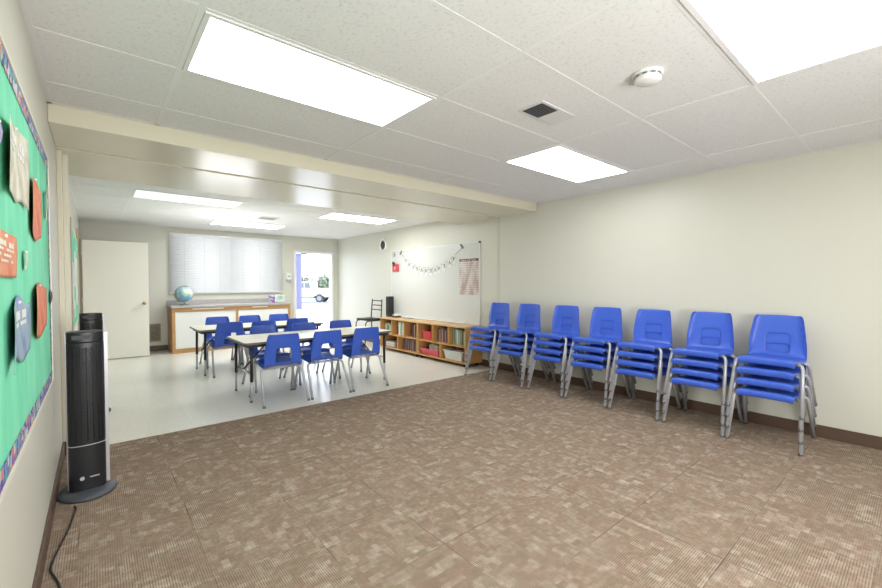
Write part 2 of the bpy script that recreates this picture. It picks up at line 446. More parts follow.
# inner door standing open against the corner, hinged on the left wall
d2 = struct(B(XL + .04, .362, 8.16, 8.20, .012, 1.985), 'door_2', M['door'], bevel=.003)
kb = MB().lathe([(0, -.002), (.027, 0), (.027, .006), (.011, .01), (.011, .03), (.024, .036), (.028, .05), (.022, .062), (0, .066)], n=18)
kb.xf(Matrix.Translation((.298, 8.16, .935)) @ Matrix.Rotation(pi / 2, 4, 'X')).build('door_knob', mat('brass', (.60, .42, .20), .3, metal=1), d2)
for z in (.25, 1.0, 1.75):
    MB().tube([(XL + .032, 8.18, z - .05), (XL + .032, 8.18, z + .05)], .008).build('hinge', M['alu'], d2)
d3 = MB(); d3.box(XL, XL + .02, 7.14, 7.20, 0, 2.06).box(XL, XL + .02, 8.22, 8.28, 0, 2.06).box(XL, XL + .02, 7.20, 8.22, 2.0, 2.06)
struct(d3, 'trim_10', M['joint'], fix=False)

# outside: landing, ground
struct(B(2.2, 6.2, YF + .121, 11.6, -.28, -.03), 'landing', mat('landing_concrete', (.72, .71, .69), .8))
gm = mat('ground_concrete', (.66, .65, .63), .85); k = N(gm)
k.color(k.ramp(k.noise(k.pos(), .5, 5), [(.3, (.60, .59, .57)), (.7, (.72, .71, .69))]))
struct(B(-60, 120, 9.2, 150, -.4, -.28), 'ground', gm)

# ------------------------------------------------------------------ ceiling fixtures
def ceiling_light(cx, cy, label, lamp='lamp'):
    t = thing('ceiling_light', (cx, cy, CE), 0, label, 'ceiling light', 'recessed fluorescent ceiling panels')
    a, b = .597, .292
    f = MB(); w_ = .022
    f.box(-a, a, -b, -b + w_, -.008, -.0005).box(-a, a, b - w_, b, -.008, -.0005).box(-a, -a + w_, -b + w_, b - w_, -.008, -.0005).box(a - w_, a, -b + w_, b - w_, -.008, -.0005)
    f.build('frame', M['tee'], t, fix=False)
    B(-a + w_, a - w_, -b + w_, b - w_, -.0055, -.001).build('diffuser', M[lamp], t)
cw = 1.2192
ceiling_light(.5 * cw, 1.524, 'bright recessed ceiling panel at upper left, above the near carpet')
ceiling_light(2.5 * cw, 1.524, 'small-looking bright ceiling panel above the blue chair stacks, beyond the square air vent')
ceiling_light(1.5 * cw, -.305, 'large bright ceiling panel cut off by the top right corner of the photo')
ceiling_light(.5 * cw, 5.53, 'dim, nearly unlit ceiling panel at the left beyond the header beam', 'lampdim')
ceiling_light(1.5 * cw, 7.46, 'bright ceiling panel closest to the window blinds', 'lampfar')
ceiling_light(2.5 * cw, 5.53, 'bright ceiling panel beyond the header beam, nearest the wall clock', 'lampfar')
for cx_, cy_ in ((.5, -2.13), (2.5, -2.13)):  # unseen panels continuing the fixture pattern, added as fill for the near half
    ceiling_light(cx_ * cw, cy_, 'unseen ceiling panel added for fill behind the photographer, ' + ('left side' if cx_ < 1 else 'right side'))

t = thing('ceiling_vent', (1.885, .945, CE), 0, 'small square ceiling air vent with a dark and a light half', 'air vent')
f = MB(); f.box(-.175, .175, -.095, -.078, -.008, -.0005).box(-.175, .175, .078, .095, -.008, -.0005).box(-.175, -.158, -.078, .078, -.008, -.0005).box(.158, .175, -.078, .078, -.008, -.0005)
f.build('frame', M['vent'], t, fix=False)
for nm, x0, x1, mm in (('dark_louver', -.158, -.003, 'ventdark'), ('light_louver', .003, .158, 'vent')):
    s = MB()
    for i in range(9):
        y = -.072 + i * .018
        q = .006 if mm == 'ventdark' else .0105
        s.add([(x0, y - q, -.010), (x1, y - q, -.010), (x1, y + q, -.004 - (q - .006)), (x0, y + q, -.004 - (q - .006))], [(0, 1, 2, 3)])
    s.build(nm, M[mm], t, solid=.002)
B(-.158, .158, -.078, .078, -.002, -.0005).build('backing', M['ventgap'], t)
t = thing('ceiling_vent', (1.86, 6.45, CE), 0, 'faint ceiling air vent beyond the beam, in front of the window side panel', 'air vent')
f = MB(); f.box(-.15, .15, -.15, .15, -.008, -.0005)
f.build('frame', M['vent'], t)
s = MB()
for i in range(7): s.box(-.12, .12, -.108 + i * .034, -.096 + i * .034, -.0095, -.0078)
s.build('slot', M['ventdark'], t)
t = thing('smoke_detector', (1.872, .312, CE), 0, 'round white smoke detector on the ceiling tiles', 'smoke detector')
MB().lathe([(0, 0), (.074, 0), (.074, -.010), (.062, -.014), (0, -.014)], n=32).build('mount', M['white'], t)
MB().lathe([(0, -.014), (.058, -.015), (.058, -.020), (.064, -.024), (.064, -.038), (.056, -.046), (0, -.047)], n=32).build('cover', M['white'], t)
s = MB()
for i in range(10):
    a = 2 * pi * i / 10; b = a + .36
    s.add([(.0645 * cos(q), .0645 * sin(q), z) for q in (a, (a + b) / 2, b) for z in (-.0235, -.017)], [(0, 2, 3, 1), (2, 4, 5, 3)])
s.build('slot', M['ventdark'], t, solid=.002)

# ------------------------------------------------------------------ classroom chair (front towards +y)
def make_chair(label, group):
    root = thing('classroom_chair', (0, 0, 0), 0, label, 'chair', group)
    # shell: profile from the rolled front lip, over the seat, up the back
    prof = [(.221, .366, .168), (.234, .374, .176), (.241, .394, .181), (.240, .414, .183), (.226, .427, .186), (.15, .420, .196), (.05, .408, .197), (-.04, .399, .197), (-.100, .394, .197),
            (-.134, .404, .196), (-.149, .430, .195), (-.157, .48, .191), (-.165, .535, .186), (-.172, .585, .180), (-.180, .63, .174), (-.188, .68, .167), (-.195, .722, .160), (-.201, .741, .143)]
    us = [-1, -.97, -.86, -.41, -.2, 0, .2, .41, .86, .97, 1]
    vs = []; fs = []
    for i, (y, z, hw) in enumerate(prof):
        for u in us:
            e = max(0, abs(u) - .86) / .14; back = min(1, max(0, (z - .43) / .08))
            x = u * hw; dy = .028 * e * e * back - .010 * (1 - u * u) * back; dz = -.024 * e * e * (1 - back)
            if i == len(prof) - 1: dz -= .004 * u * u
            if i <= 3: dz *= .4
            vs.append((x, y + dy, z + dz))
    m = len(us)
    for i in range(len(prof) - 1):
        for j in range(m - 1):
            if 10 <= i <= 12 and 3 <= j <= 6: continue
            fs.append((i * m + j, i * m + j + 1, (i + 1) * m + j + 1, (i + 1) * m + j))
    o = MB().add(vs, fs, True).build('seat_shell', M['blue'], root)
    md = o.modifiers.new('solid', 'SOLIDIFY'); md.thickness = .007; md.offset = -1
    md = o.modifiers.new('sub', 'SUBSURF'); md.levels = 2; md.render_levels = 2
    dg = bpy.context.evaluated_depsgraph_get(); me = bpy.data.meshes.new_from_object(o.evaluated_get(dg)); o.modifiers.clear(); o.data = me
    # steel frame: two inverted U tubes and two side rails
    r = .0135; ZF_, ZR_ = .388, .368
    f = MB()
    f.tube([(-.165, .150, ZF_), (.165, .150, ZF_)], r, 10)
    f.tube([(-.165, -.085, ZR_), (.165, -.085, ZR_)], r, 10)
    for s in (-1, 1): f.tube([(s * .12, .150, ZF_), (s * .12, -.085, ZR_)], r * .7, 8)
    f.build('frame', M['leg'], root)
    for s in (-1, 1):
        for (y0, y1, zz) in ((.150, .272, ZF_), (-.085, -.272, ZR_)):
            P = [Vector((s * .155, y0, zz)), Vector((s * .188, y0 + (y1 - y0) * .02, zz - .003)), Vector((s * .206, y0 + (y1 - y0) * .06, zz - .014)), Vector((s * .214, y0 + (y1 - y0) * .12, zz - .040)), Vector((s * .231, y1, .012))]
            l = MB().tube(P, r, 10).build('leg', M['leg'], root)
            MB().tube([P[-1] + Vector((0, 0, .012)), P[-1] + Vector((0, 0, -.0115))], .0148, 10).build('foot_cap', M['cap'], l)
    return root
G1 = 'blue chairs stacked along the right wall'; G2 = 'blue chairs around the two tables'
ord_ = ['stack nearest the whiteboard', 'second stack from the whiteboard', 'third stack from the whiteboard', 'middle one of the seven stacks', 'third stack from the camera end', 'second stack from the camera end', 'stack nearest the camera']
lay = ['bottom one', 'second from bottom', 'third from bottom', 'topmost']
stack_y = [3.235, 2.745, 2.205, 1.690, 1.182, .665, .168]
proto = make_chair('x', G1); first = True
for si, sy in enumerate(stack_y):
    for kk in range(4):
        lab = 'blue plastic chair, %s of the %s' % (lay[kk], ord_[si])
        x = 3.895 + kk * .004 - max(0, 2 - si) * .03; z = kk * .0885
        if first:
            first = False; proto.location = (x, sy, z); proto.rotation_euler = (0, 0, pi / 2); proto['label'] = lab
        else:
            dup(proto, (x, sy + random.uniform(-.003, .003), z), pi / 2 + random.uniform(-.006, .006), lab, G1)
tbl = [
    (1.190, 3.955, 0, 'blue chair with its back to the camera, left one at the front table'),
    (1.690, 3.955, 0, 'blue chair with its back to the camera, middle one at the front table'),
    (2.205, 3.960, 0, 'blue chair with its back to the camera, right one at the front table'),
    (1.300, 4.66, pi, 'blue chair facing the camera behind the left end of the front table'),
    (1.830, 4.68, pi, 'blue chair facing the camera behind the middle of the front table'),
    (2.380, 4.70, pi, 'blue chair facing the camera behind the right end of the front table'),
    (1.085, 5.820, 0, 'blue chair with its back to the camera, left one at the rear table'),
    (1.530, 5.760, 0, 'blue chair with its back to the camera, middle one at the rear table'),
    (2.070, 5.880, 0, 'blue chair with its back to the camera, right one at the rear table'),
    (1.150, 6.560, pi, 'blue chair facing the camera behind the left end of the rear table'),
    (1.640, 6.560, pi, 'blue chair facing the camera behind the middle of the rear table'),
    (2.120, 6.560, pi, 'blue chair facing the camera behind the right end of the rear table')]
for x, y, rz, lab in tbl: dup(proto, (x, y, 0), rz + random.uniform(-.03, .03), lab, G2)

# ------------------------------------------------------------------ activity tables
def make_table(x0, x1, y0, y1, z, label):
    cx, cy = (x0 + x1) / 2, (y0 + y1) / 2; hx, hy = (x1 - x0) / 2, (y1 - y0) / 2
    t = thing('activity_table', (cx, cy, 0), 0, label, 'table', 'classroom tables')
    def rr(hx, hy, r, n=6):
        P = []
        for (sx, sy, a0) in ((1, 1, 0), (-1, 1, pi / 2), (-1, -1, pi), (1, -1, 3 * pi / 2)):
            for i in range(n + 1):
                a = a0 + pi / 2 * i / n; P.append((sx * (hx - r) + r * cos(a), sy * (hy - r) + r * sin(a)))
        return P
    MB().prism(rr(hx, hy, .035), 'z', z - .019, z).build('tabletop', M['tabletop'], t)
    MB().prism(rr(hx + .003, hy + .003, .038), 'z', z - .024, z - .0025).build('edge_band', mat('edge_band', (.16, .15, .155), .4), t)
    a = MB(); i = .035; h = .034
    a.box(-hx + i, hx - i, -hy + i, -hy + i + .015, z - .024 - h, z - .024).box(-hx + i, hx - i, hy - i - .015, hy - i, z - .024 - h, z - .024)
    a.box(-hx + i, -hx + i + .015, -hy + i + .015, hy - i - .015, z - .024 - h, z - .024).box(hx - i - .015, hx - i, -hy + i + .015, hy - i - .015, z - .024 - h, z - .024)
    a.build('apron', M['black2'], t, fix=False)
    for sx in (-1, 1):
        for sy in (-1, 1):
            x = sx * (hx - .085); y = sy * (hy - .065)
            l = MB().tube([(x, y, z - .025), (x + sx * .004, y, .22)], .0165, 12).build('leg', M['blackmetal'], t)
            MB().tube([(x + sx * .004, y, .225), (x + sx * .006, y, .022)], .0125, 12).build('leg_insert', M['leg'], l)
            MB().tube([(x + sx * .006, y, .022), (x + sx * .006, y, 0)], .015, 12).build('glide', M['cap'], l)
        xb = sx * (hx - .084)
        MB().tube([(xb, -hy + .07, .30), (xb, hy - .07, .30)], .009, 10).build('crossbar', M['chrome'], t)
        MB().tube([(sx * (hx - .37), 0, z - .03), (xb, 0, .31)], .009, 8).build('brace', M['blackmetal'], t)
    return t
make_table(.835, 2.66, 3.93, 4.69, .650, 'front cream-topped folding table with black edge, nearest the carpet')
make_table(.715, 2.50, 5.70, 6.44, .640, 'rear cream-topped folding table, between the front table and the cabinet')

# ------------------------------------------------------------------ tower fans
def tower_fan(x, y, rz, label):
    t = thing('tower_heater', (x, y, 0), rz, label, 'tower fan', 'black tower fans by the left wall')
    MB().lathe([(0, 0), (.150, 0), (.156, .006), (.156, .014), (.150, .022), (.11, .030), (.06, .036), (0, .037)], n=40, sx=.90, sy=1.0).build('base', M['basegrey'], t)
    # body outline: curved black front, silver rear
    hw, n = .088, 20
    front = [(hw * sin(a), -.062 * cos(a) ** .6 if cos(a) > 0 else 0) for a in [(-pi / 2 + pi * i / n) for i in range(n + 1)]]
    body = front + [(hw * .97, .03), (.060, .070), (-.060, .070), (-hw * .97, .03)]
    MB().prism(body, 'z', .036, .92).build('body', M['black'], t, bevel=.003)
    top = MB(); top.prism([(a * .985, b * .985) for a, b in body], 'z', .92, .985); top.build('control_top', M['black'], t, bevel=.006)
    MB().prism([(hw * 1.20, -.01), (hw * 1.16, .05), (.070, .082), (-.064, .082), (-hw * 1.03, .035), (-hw * 1.03, -.01), (-hw * .99, -.01), (-.058, .068), (.058, .068), (hw * .99, -.01)], 'z', .040, .975).build('rear_cover', M['silver'], t)
    g = MB()
    for i in range(64):
        z = .33 + i * .0088
        P = [(1.012 * u, 1.012 * v - .001, z) for u, v in front[2:-2]]
        g.tube(P, .0021, 4, caps=False)
    for j in range(4, n - 3, 2):
        u, v = front[j]; g.tube([(u * 1.02, v * 1.02 - .002, .325), (u * 1.02, v * 1.02 - .002, .893)], .0024, 5)
    g.build('grille', M['black2'], t)
    s = MB(); s.tube([(1.005 * u, 1.01 * v - .0005, .305) for u, v in front], .0028, 6); s.build('seam_line', M['silver'], t)
    MB().tube([(-.03, -.0605, .11), (-.03, -.0660, .11)], .011, 16).build('dial', M['silver'], t)
    MB().box(.005, .05, -.0650, -.060, .108, .114).build('badge', M['silver'], t)
    MB().box(-.065, .02, -.0640, -.050, .940, .965).build('display', mat('dark_display', (.03, .03, .034), .5), t)
    return t
tower_fan(-.398, 2.64, .10, 'black tower fan on the carpet, nearer the camera by the left wall')
tower_fan(-.385, 4.62, .12, 'black tower fan on the vinyl floor, mostly hidden behind the nearer one')
cord = [(-.41, 2.82, .006), (-.46, 2.80, .006), (-.52, 2.70, .006), (-.530, 2.55, .006), (-.470, 2.44, .006), (-.455, 2.33, .006), (-.468, 2.18, .006), (-.495, 2.02, .006), (-.515, 1.88, .006), (-.514, 1.815, .006), (-.492, 1.74, .006), (-.474, 1.66, .006), (-.468, 1.5, .006), (-.49, 1.2, .006)]
def smooth(P, it=2):
    for _ in range(it):
        Q = [P[0]]
        for a, b in zip(P, P[1:]):
            a, b = Vector(a), Vector(b); Q += [a * .75 + b * .25, a * .25 + b * .75]
        P = Q + [P[-1]]
    return P
cord = [(-.455, 2.46, .006), (-.445, 2.42, .006)] + cord[5:]
tag(MB().tube(smooth(cord), .0042, 8).build('power_cord', M['rubber']), 'black power cord trailing over the carpet from the nearer tower fan', 'cord')

# ------------------------------------------------------------------ counter cabinet under the window
CX0, CX1, CY0 = .70, 2.84, 8.15
t = thing('storage_cabinet', ((CX0 + CX1) / 2, (CY0 + YF) / 2, 0), 0, 'long low oak-framed cabinet with white sliding doors under the window', 'cabinet')
hx = (CX1 - CX0) / 2; dy0 = CY0 - (CY0 + YF) / 2; dy1 = -dy0 - .013
bd = MB(); bd.box(-hx, -hx + .05, dy0, dy1, 0, .83).box(hx - .05, hx, dy0, dy1, 0, .83).box(-hx + .05, hx - .05, dy0, dy1, .0, .075)
bd.box(-hx + .05, hx - .05, dy0, dy0 + .03, .755, .83).box(-.002, .040, dy0, dy1, .075, .755).box(-hx + .05, hx - .05, dy1 - .02, dy1, .075, .83)
bd.build('carcass', M['oak'], t, fix=False)
for i, (a, b) in enumerate(((-hx + .052, -.004), (.042, hx - .052))):
    p = B(a, b, dy0 + .012, dy0 + .030, .08, .75).build('sliding_door', M['cabdoor'], t, bevel=.002)
    if i: B(.52, .523, dy0 + .010, dy0 + .0122, .08, .75).build('door_joint', M['vent'], p)
for a, b in ((-.75, -.22), (.30, .60)):
    B(a, b, dy0 - .016, dy0, .795, .812).build('pull', M['pull'], t, bevel=.004)
t2 = thing('countertop', ((CX0 + CX1) / 2, (CY0 + YF) / 2, .83), 0, 'grey laminate worktop with backsplash on the oak cabinet', 'countertop')
B(-hx - .015, hx + .015, dy0 - .025, dy1 + .0, 0, .038).build('worktop', M['counter'], t2, bevel=.004)
B(-hx - .015, hx + .015, dy1 - .018, dy1, .038, .125).build('backsplash', M['counter'], t2, bevel=.003)
CT = .868
# globe
t = thing('globe', (.935, 8.42, CT), -.35, 'blue desk globe on a stand at the left end of the grey worktop', 'globe')
MB().lathe([(0, 0), (.085, 0), (.085, .008), (.05, .018), (.018, .026), (.012, .05), (0, .052)], n=28).build('base', mat('globe_base', (.20, .22, .17), .4), t)
gz, R_ = .205, .145
gm_ = mat('globe_map', (.2, .45, .6), .25, coat=.4); k = N(gm_)
n_ = k.noise(k.obj(), 8, 5, .55)
k.color(k.ramp(n_, [(.42, (.22, .45, .62)), (.49, (.36, .60, .68)), (.53, (.52, .62, .42)), (.60, (.74, .70, .50)), (.72, (.74, .52, .42))]))
MB().lathe([(max(0, R_ * sin(pi * i / 20)), -R_ * cos(pi * i / 20)) for i in range(21)], n=36).build('ball', gm_, t, loc=(0, 0, gz))
ax = Vector((sin(.41), 0, cos(.41)))
MB().tube([Vector((0, 0, gz)) + Matrix.Rotation(pi * i / 24, 3, 'Y') @ (-ax * (R_ + .012)) for i in range(25)], .006, 8).build('meridian_arm', mat('globe_arm', (.12, .16, .13), .35), t)
MB().tube([(0, 0, .045), (0, 0, gz - R_ - .004)], .009, 10).build('post', mat('globe_post', (.2, .22, .18), .4), t)
# box of wipes
t = thing('wipes_pack', (2.655, 8.44, CT), .06, 'purple and green soft pack lying at the right end of the grey worktop', 'wipes pack')
wm = mat('wipes_print', (.4, .6, .5), .35); k = N(wm); sx_ = k.n('ShaderNodeSeparateXYZ', Vector=k.obj())
c = k.ramp(k.math('ADD', sx_.outputs[0], .17), [(.0, (.22, .10, .36)), (.10, (.28, .12, .42)), (.115, (.70, .78, .72)), (.22, (.30, .55, .35)), (.34, (.60, .72, .70))])
c = k.mix(k.ramp(k.noise(k.obj(), 14, 2), [(.5, (0, 0, 0)), (.56, (.7, .7, .7))]), c, (.85, .88, .86)); k.color(c)
B(-.165, .165, -.055, .055, 0, .155).build('pack', wm, t, bevel=.022)
B(-.05, .06, -.03, .03, .154, .168).build('lid', M['white'], t, bevel=.006)
# soap dispenser on the far wall
t = thing('soap_dispenser', (3.012, YF, 1.40), 0, 'small white soap dispenser on the wall between the window and the door', 'dispenser')
B(-.055, .055, -.085, 0, -.03, .115).build('body', M['white'], t, bevel=.012)
B(-.035, .035, -.087, -.083, .02, .06).build('window', mat('disp_grey', (.45, .46, .48), .3), t)
B(-.045, .045, -.095, -.005, -.085, -.031).build('push_bar', M['silver'], t, bevel=.010)
# wall grille
t = thing('wall_vent', (.50, YF, .345), 0, 'tan louvred return-air vent low on the far wall beside the cabinet', 'air vent')
f = MB(); f.box(-.09, .09, -.012, 0, -.17, -.148).box(-.09, .09, -.012, 0, .148, .17).box(-.09, -.07, -.012, 0, -.148, .148).box(.07, .09, -.012, 0, -.148, .148)
f.build('frame', M['grille'], t, fix=False)
s = MB()
for i in range(13): z = -.14 + i * .0232; s.add([(-.07, -.011, z - .008), (.07, -.011, z - .008), (.07, -.003, z + .006), (-.07, -.003, z + .006)], [(0, 1, 2, 3)])
s.build('louvers', M['grille'], t, solid=.002)
B(-.07, .07, -.0015, 0, -.148, .148).build('backing', M['ventgap'], t)
# door closer bracket
tag(B(3.30, 3.44, YF - .05, YF - .016, 1.955, 1.988).build('door_closer', M['silver'], bevel=.005), 'small grey door closer at the top of the open doorway', 'door closer')

# ------------------------------------------------------------------ whiteboard and what hangs on it
BY0, BY1, BZ0, BZ1 = 3.86, 6.33, .64, 1.92
t = thing('whiteboard', (XR, (BY0 + BY1) / 2, BZ0), 0, 'large white dry-erase board on the right wall above the book shelves', 'whiteboard')
hy = (BY1 - BY0) / 2; H = BZ1 - BZ0
B(-.014, 0, -hy, hy, 0, H).build('panel', M['board'], t)
f = MB(); f.box(-.019, -.0, -hy - .012, -hy, -.012, H + .012).box(-.019, 0, hy, hy + .012, -.012, H + .012).box(-.019, 0, -hy, hy, H, H + .012).box(-.019, 0, -hy, hy, -.012, 0)
f.build('frame', M['alu'], t, fix=False)
B(-.065, -.019, -hy + .3, hy - .02, -.010, .004).build('marker_tray', M['white'], t, bevel=.003)
for sy in (-1,): B(-.022, -.001, sy * hy - .014, sy * hy + .012, H - .012, H + .016).build('corner_clip', M['black2'], t)
BX = XR - .0145
# garland
t = thing('garland', (BX, 5.15, 1.88), 0, 'hanging string garland of small white tags across the whiteboard', 'garland')
y0g, y1g = .845, -.90        # far end, near end
def gp(u):
    y = y0g + (y1g - y0g) * u; z = -.02 - .30 * (1 - (2 * u - 1) ** 2) + .0 * u; return Vector((-.006, y, z))
MB().tube([gp(i / 30) for i in range(31)], .0028, 6).build('string', mat('string', (.25, .33, .2), .8), t)
rng = random.Random(3)
for i in range(12):
    u = .09 + .80 * i / 11 + rng.uniform(-.008, .008); p = gp(u); h, w_ = .14, .045
    a = rng.uniform(-.2, .2)
    tg = B(-.0015, 0, -w_ * .85, w_ * .85, -h, .005); tg.xf(Matrix.Translation(p) @ Matrix.Rotation(a, 4, 'X')); o = tg.build('tag', M['p_white'], t)
    g = MB()
    kind = i % 3
    if kind == 0: pts = [(-.0035, .02 * cos(q), -.055 + .032 * sin(q)) for q in [x * pi / 6 for x in range(11)]]
    elif kind == 1: pts = [(-.0035, .022, -.085), (-.0035, .0, -.025), (-.0035, -.022, -.085)]
    else: pts = [(-.0035, .02, -.025), (-.0035, .02, -.085), (-.0035, -.01, -.055), (-.0035, -.022, -.028)]
    g.tube(pts, .0052, 6); g.xf(Matrix.Translation(p) @ Matrix.Rotation(a, 4, 'X')); g.build('printed_mark', mat('tag_ink', (.22, .21, .19), .8), o)
for u, ang in ((0, .7), (1, -.75)):
    p = gp(u)
    c = B(-.012, -.001, -.012, .012, -.045, .045); c.xf(Matrix.Translation(p + Vector((0, 0, .02))) @ Matrix.Rotation(ang, 4, 'X'))
    c.build('clip', mat('green_clip', (.03, .16, .07), .4), t)
# poster
t = thing('wall_poster', (BX, 4.09, 1.38), 0, 'brownish printed chart with dark heading hanging on the right end of the whiteboard', 'poster')
pm = mat('chart_print', (.5, .4, .35), .6); k = N(pm); o_ = k.obj(); sx_ = k.n('ShaderNodeSeparateXYZ', Vector=o_)
lines = k.math('SINE', k.math('MULTIPLY', sx_.outputs[2], 2 * pi / .035)); words = k.noise(k.mapping(o_, (1, 22, 60)), 2.2, 2)
base_ = k.ramp(k.noise(k.mapping(o_, (1, 3, 1.2)), 3, 3), [(.35, (.46, .34, .29)), (.5, (.62, .53, .48)), (.62, (.70, .66, .63))])
c = k.mix(k.math('MULTIPLY', k.ramp(lines, [(.0, (0, 0, 0)), (.6, (1, 1, 1))]), k.ramp(words, [(.46, (0, 0, 0)), (.52, (.55, .55, .55))])), base_, (.14, .07, .06)); k.color(c)
B(-.0025, 0, -.215, .225, -.285, .285).build('sheet', pm, t)
B(-.0035, -.0025, -.215, .225, .255, .292).build('heading', mat('poster_heading', (.10, .03, .03), .6), t)
g = MB()
for i in range(14):
    if i in (5, 9): continue
    y = .17 - i * .024; g.box(-.0045, -.0035, y - .007, y + .007, .262, .262 + (.012 if i % 2 else .018))
g.build('heading_mark', M['p_cream'], t)
# little things at the board's left edge
tag(B(BX - .006, BX, 6.205, 6.30, 1.805, 1.905).build('picture_card', paper('card_grey', [(.45, (.10, .11, .12)), (.5, (.55, .55, .52))], (20, 20, 20)), bevel=.002), 'tiny grey picture card at the top left corner of the whiteboard', 'card')
t = thing('red_pouch', (BX, 6.17, 1.60), 0, 'small red pouch with a black clip at the left edge of the whiteboard', 'pouch')
B(-.035, 0, -.10, .10, -.085, .06).build('pouch', M['red'], t, bevel=.012)
c = B(-.045, -.002, -.02, .02, .03, .13); c.xf(Matrix.Rotation(-.7, 4, 'X')); c.build('clip', M['black2'], t, bevel=.006)
g = MB(); g.lathe([(.018, -.002), (.034, -.002), (.034, .002), (.018, .002), (.018, -.002)], n=20); g.xf(Matrix.Translation((-.037, 0, -.02)) @ Matrix.Rotation(pi / 2, 4, 'Y')); g.build('round_mark', mat('pale_red', (.72, .35, .34), .5), t)
# clock
t = thing('wall_clock', (XR, 6.66, 2.075), 0, 'round wall clock with white rim high on the right wall', 'clock')
Rm = Matrix.Rotation(-pi / 2, 4, 'Y')
MB().lathe([(.095, .008), (.096, .022), (.100, .030), (.115, .032), (.130, .024), (.133, 0), (.0, 0)], n=36).xf(Rm).build('rim', M['white'], t)
MB().lathe([(0, .014), (.0945, .014)], n=36).xf(Rm).build('dial', mat('clock_dial', (.33, .34, .38), .35), t)
g = MB()
for i in range(12):
    a = i * pi / 6; g.box(-.0245, -.0225, -.005, .005, .074, .090) if False else None
    b = B(-.0175, -.0142, -.004, .004, .070, .088); b.xf(Matrix.Rotation(a, 4, 'X')); g.add(b.v, b.f)
g.build('hour_marks', M['p_white'], t)
for ln, a in ((.055, 1.1), (.078, -2.4)):
    b = B(-.021, -.018, -.004, .004, -.012, ln); b.xf(Matrix.Rotation(a, 4, 'X')); b.build('hand', M['p_white'], t)

# ------------------------------------------------------------------ two low book shelves
SX0, SX1 = 3.88, XR - .014
SY = [(3.80, 5.00), (5.01, 6.21)]
ZB, ZM, ZT = .055, .305, .605
tk = .02
names = ['nearer the blue chair stacks', 'farther one, holding the black speaker']
for (y0, y1), nm in zip(SY, names):
    cy = (y0 + y1) / 2; cx = (SX0 + SX1) / 2; hx = (SX1 - SX0) / 2; hy = (y1 - y0) / 2
    t = thing('book_shelf', (cx, cy, 0), 0, 'low wooden cubby shelf on casters under the whiteboard, ' + nm, 'shelf', 'cubby shelves under the whiteboard')
    B(-hx - .008, hx, -hy - .003, hy + .003, ZT - .006, ZT + .018).build('top', M['birchtop'], t, bevel=.003)
    for s in (-1, 1): B(-hx, hx, s * hy - (tk if s > 0 else 0), s * hy + (tk if s < 0 else 0), ZB, ZT - .006).build('side_panel', M['birch'], t)
    B(-hx, hx - .01, -hy + tk, hy - tk, ZB, ZB + tk).build('bottom_board', M['birch'], t)
    B(-hx, hx - .01, -hy + tk, hy - tk, ZM, ZM + tk).build('shelf_board', M['birch'], t)
    B(hx - .009, hx, -hy + tk, hy - tk, ZB, ZT - .006).build('back_panel', M['birch'], t)
    w3 = (2 * hy) / 3; w2 = hy
    for q in (1, 2): B(-hx, hx - .01, -hy + q * w3 - tk / 2, -hy + q * w3 + tk / 2, ZM + tk, ZT - .006).build('divider', M['birch'], t)
    B(-hx, hx - .01, -tk / 2, tk / 2, ZB + tk, ZM).build('divider', M['birch'], t)
    for sx in (-1, 1):
        for s in (-1, 1):
            cs = MB().tube([(sx * (hx - .05) - .0, s * (hy - .06) - .012, .025), (sx * (hx - .05), s * (hy - .06) + .012, .025)], .025, 14)
            c = cs.build('caster', M['rubber'], t)
            B(sx * (hx - .05) - .02, sx * (hx - .05) + .02, s * (hy - .06) - .018, s * (hy - .06) + .018, .048, ZB).build('caster_plate', M['black2'], c)
# cubby y-ranges: top row index 0 (nearest) .. 5, bottom 0..3
def top_cell(i):
    y0, y1 = SY[i // 3]; w = (y1 - y0) / 3; a = y0 + (i % 3) * w; return a + tk, a + w - tk
def bot_cell(i):
    y0, y1 = SY[i // 2]; w = (y1 - y0) / 2; a = y0 + (i % 2) * w; return a + tk, a + w - tk
BM = {}
def book_mat(c):
    if c not in BM: BM[c] = mat('book_cover', c, .5)
    return BM[c]
def book(y, w, h, d, z, col, label, group, x=None, tilt=0):
    """upright book, spine towards the room (-x); y is its near side"""
    x = SX0 + .045 if x is None else x
    t = thing('book', (x, y + w / 2, z), 0, label, 'book', group); t.rotation_euler = (tilt, 0, 0)
    c = MB(); e = .0015
    c.box(0, d, -w / 2, -w / 2 + e, 0, h).box(0, d, w / 2 - e, w / 2, 0, h).box(-.001, e, -w / 2, w / 2, 0, h)
    c.build('cover', book_mat(col), t, fix=False)
    B(e, d - .004, -w / 2 + e, w / 2 - e, .003, h - .004).build('pages', M['p_cream'], t)
CN = {'green': (.12, .30, .18), 'pale green': (.45, .58, .42), 'teal': (.10, .32, .34), 'grey': (.36, .37, .36), 'white': (.74, .74, .70), 'cream': (.68, .62, .46), 'dark brown': (.10, .05, .04),
      'brown': (.24, .13, .09), 'dark red': (.30, .05, .05), 'navy blue': (.04, .06, .18), 'black': (.03, .03, .035), 'orange': (.60, .24, .06), 'yellow': (.66, .52, .16), 'light blue': (.35, .50, .62), 'mauve': (.36, .22, .27), 'tan': (.46, .34, .22)}
rb = random.Random(11)
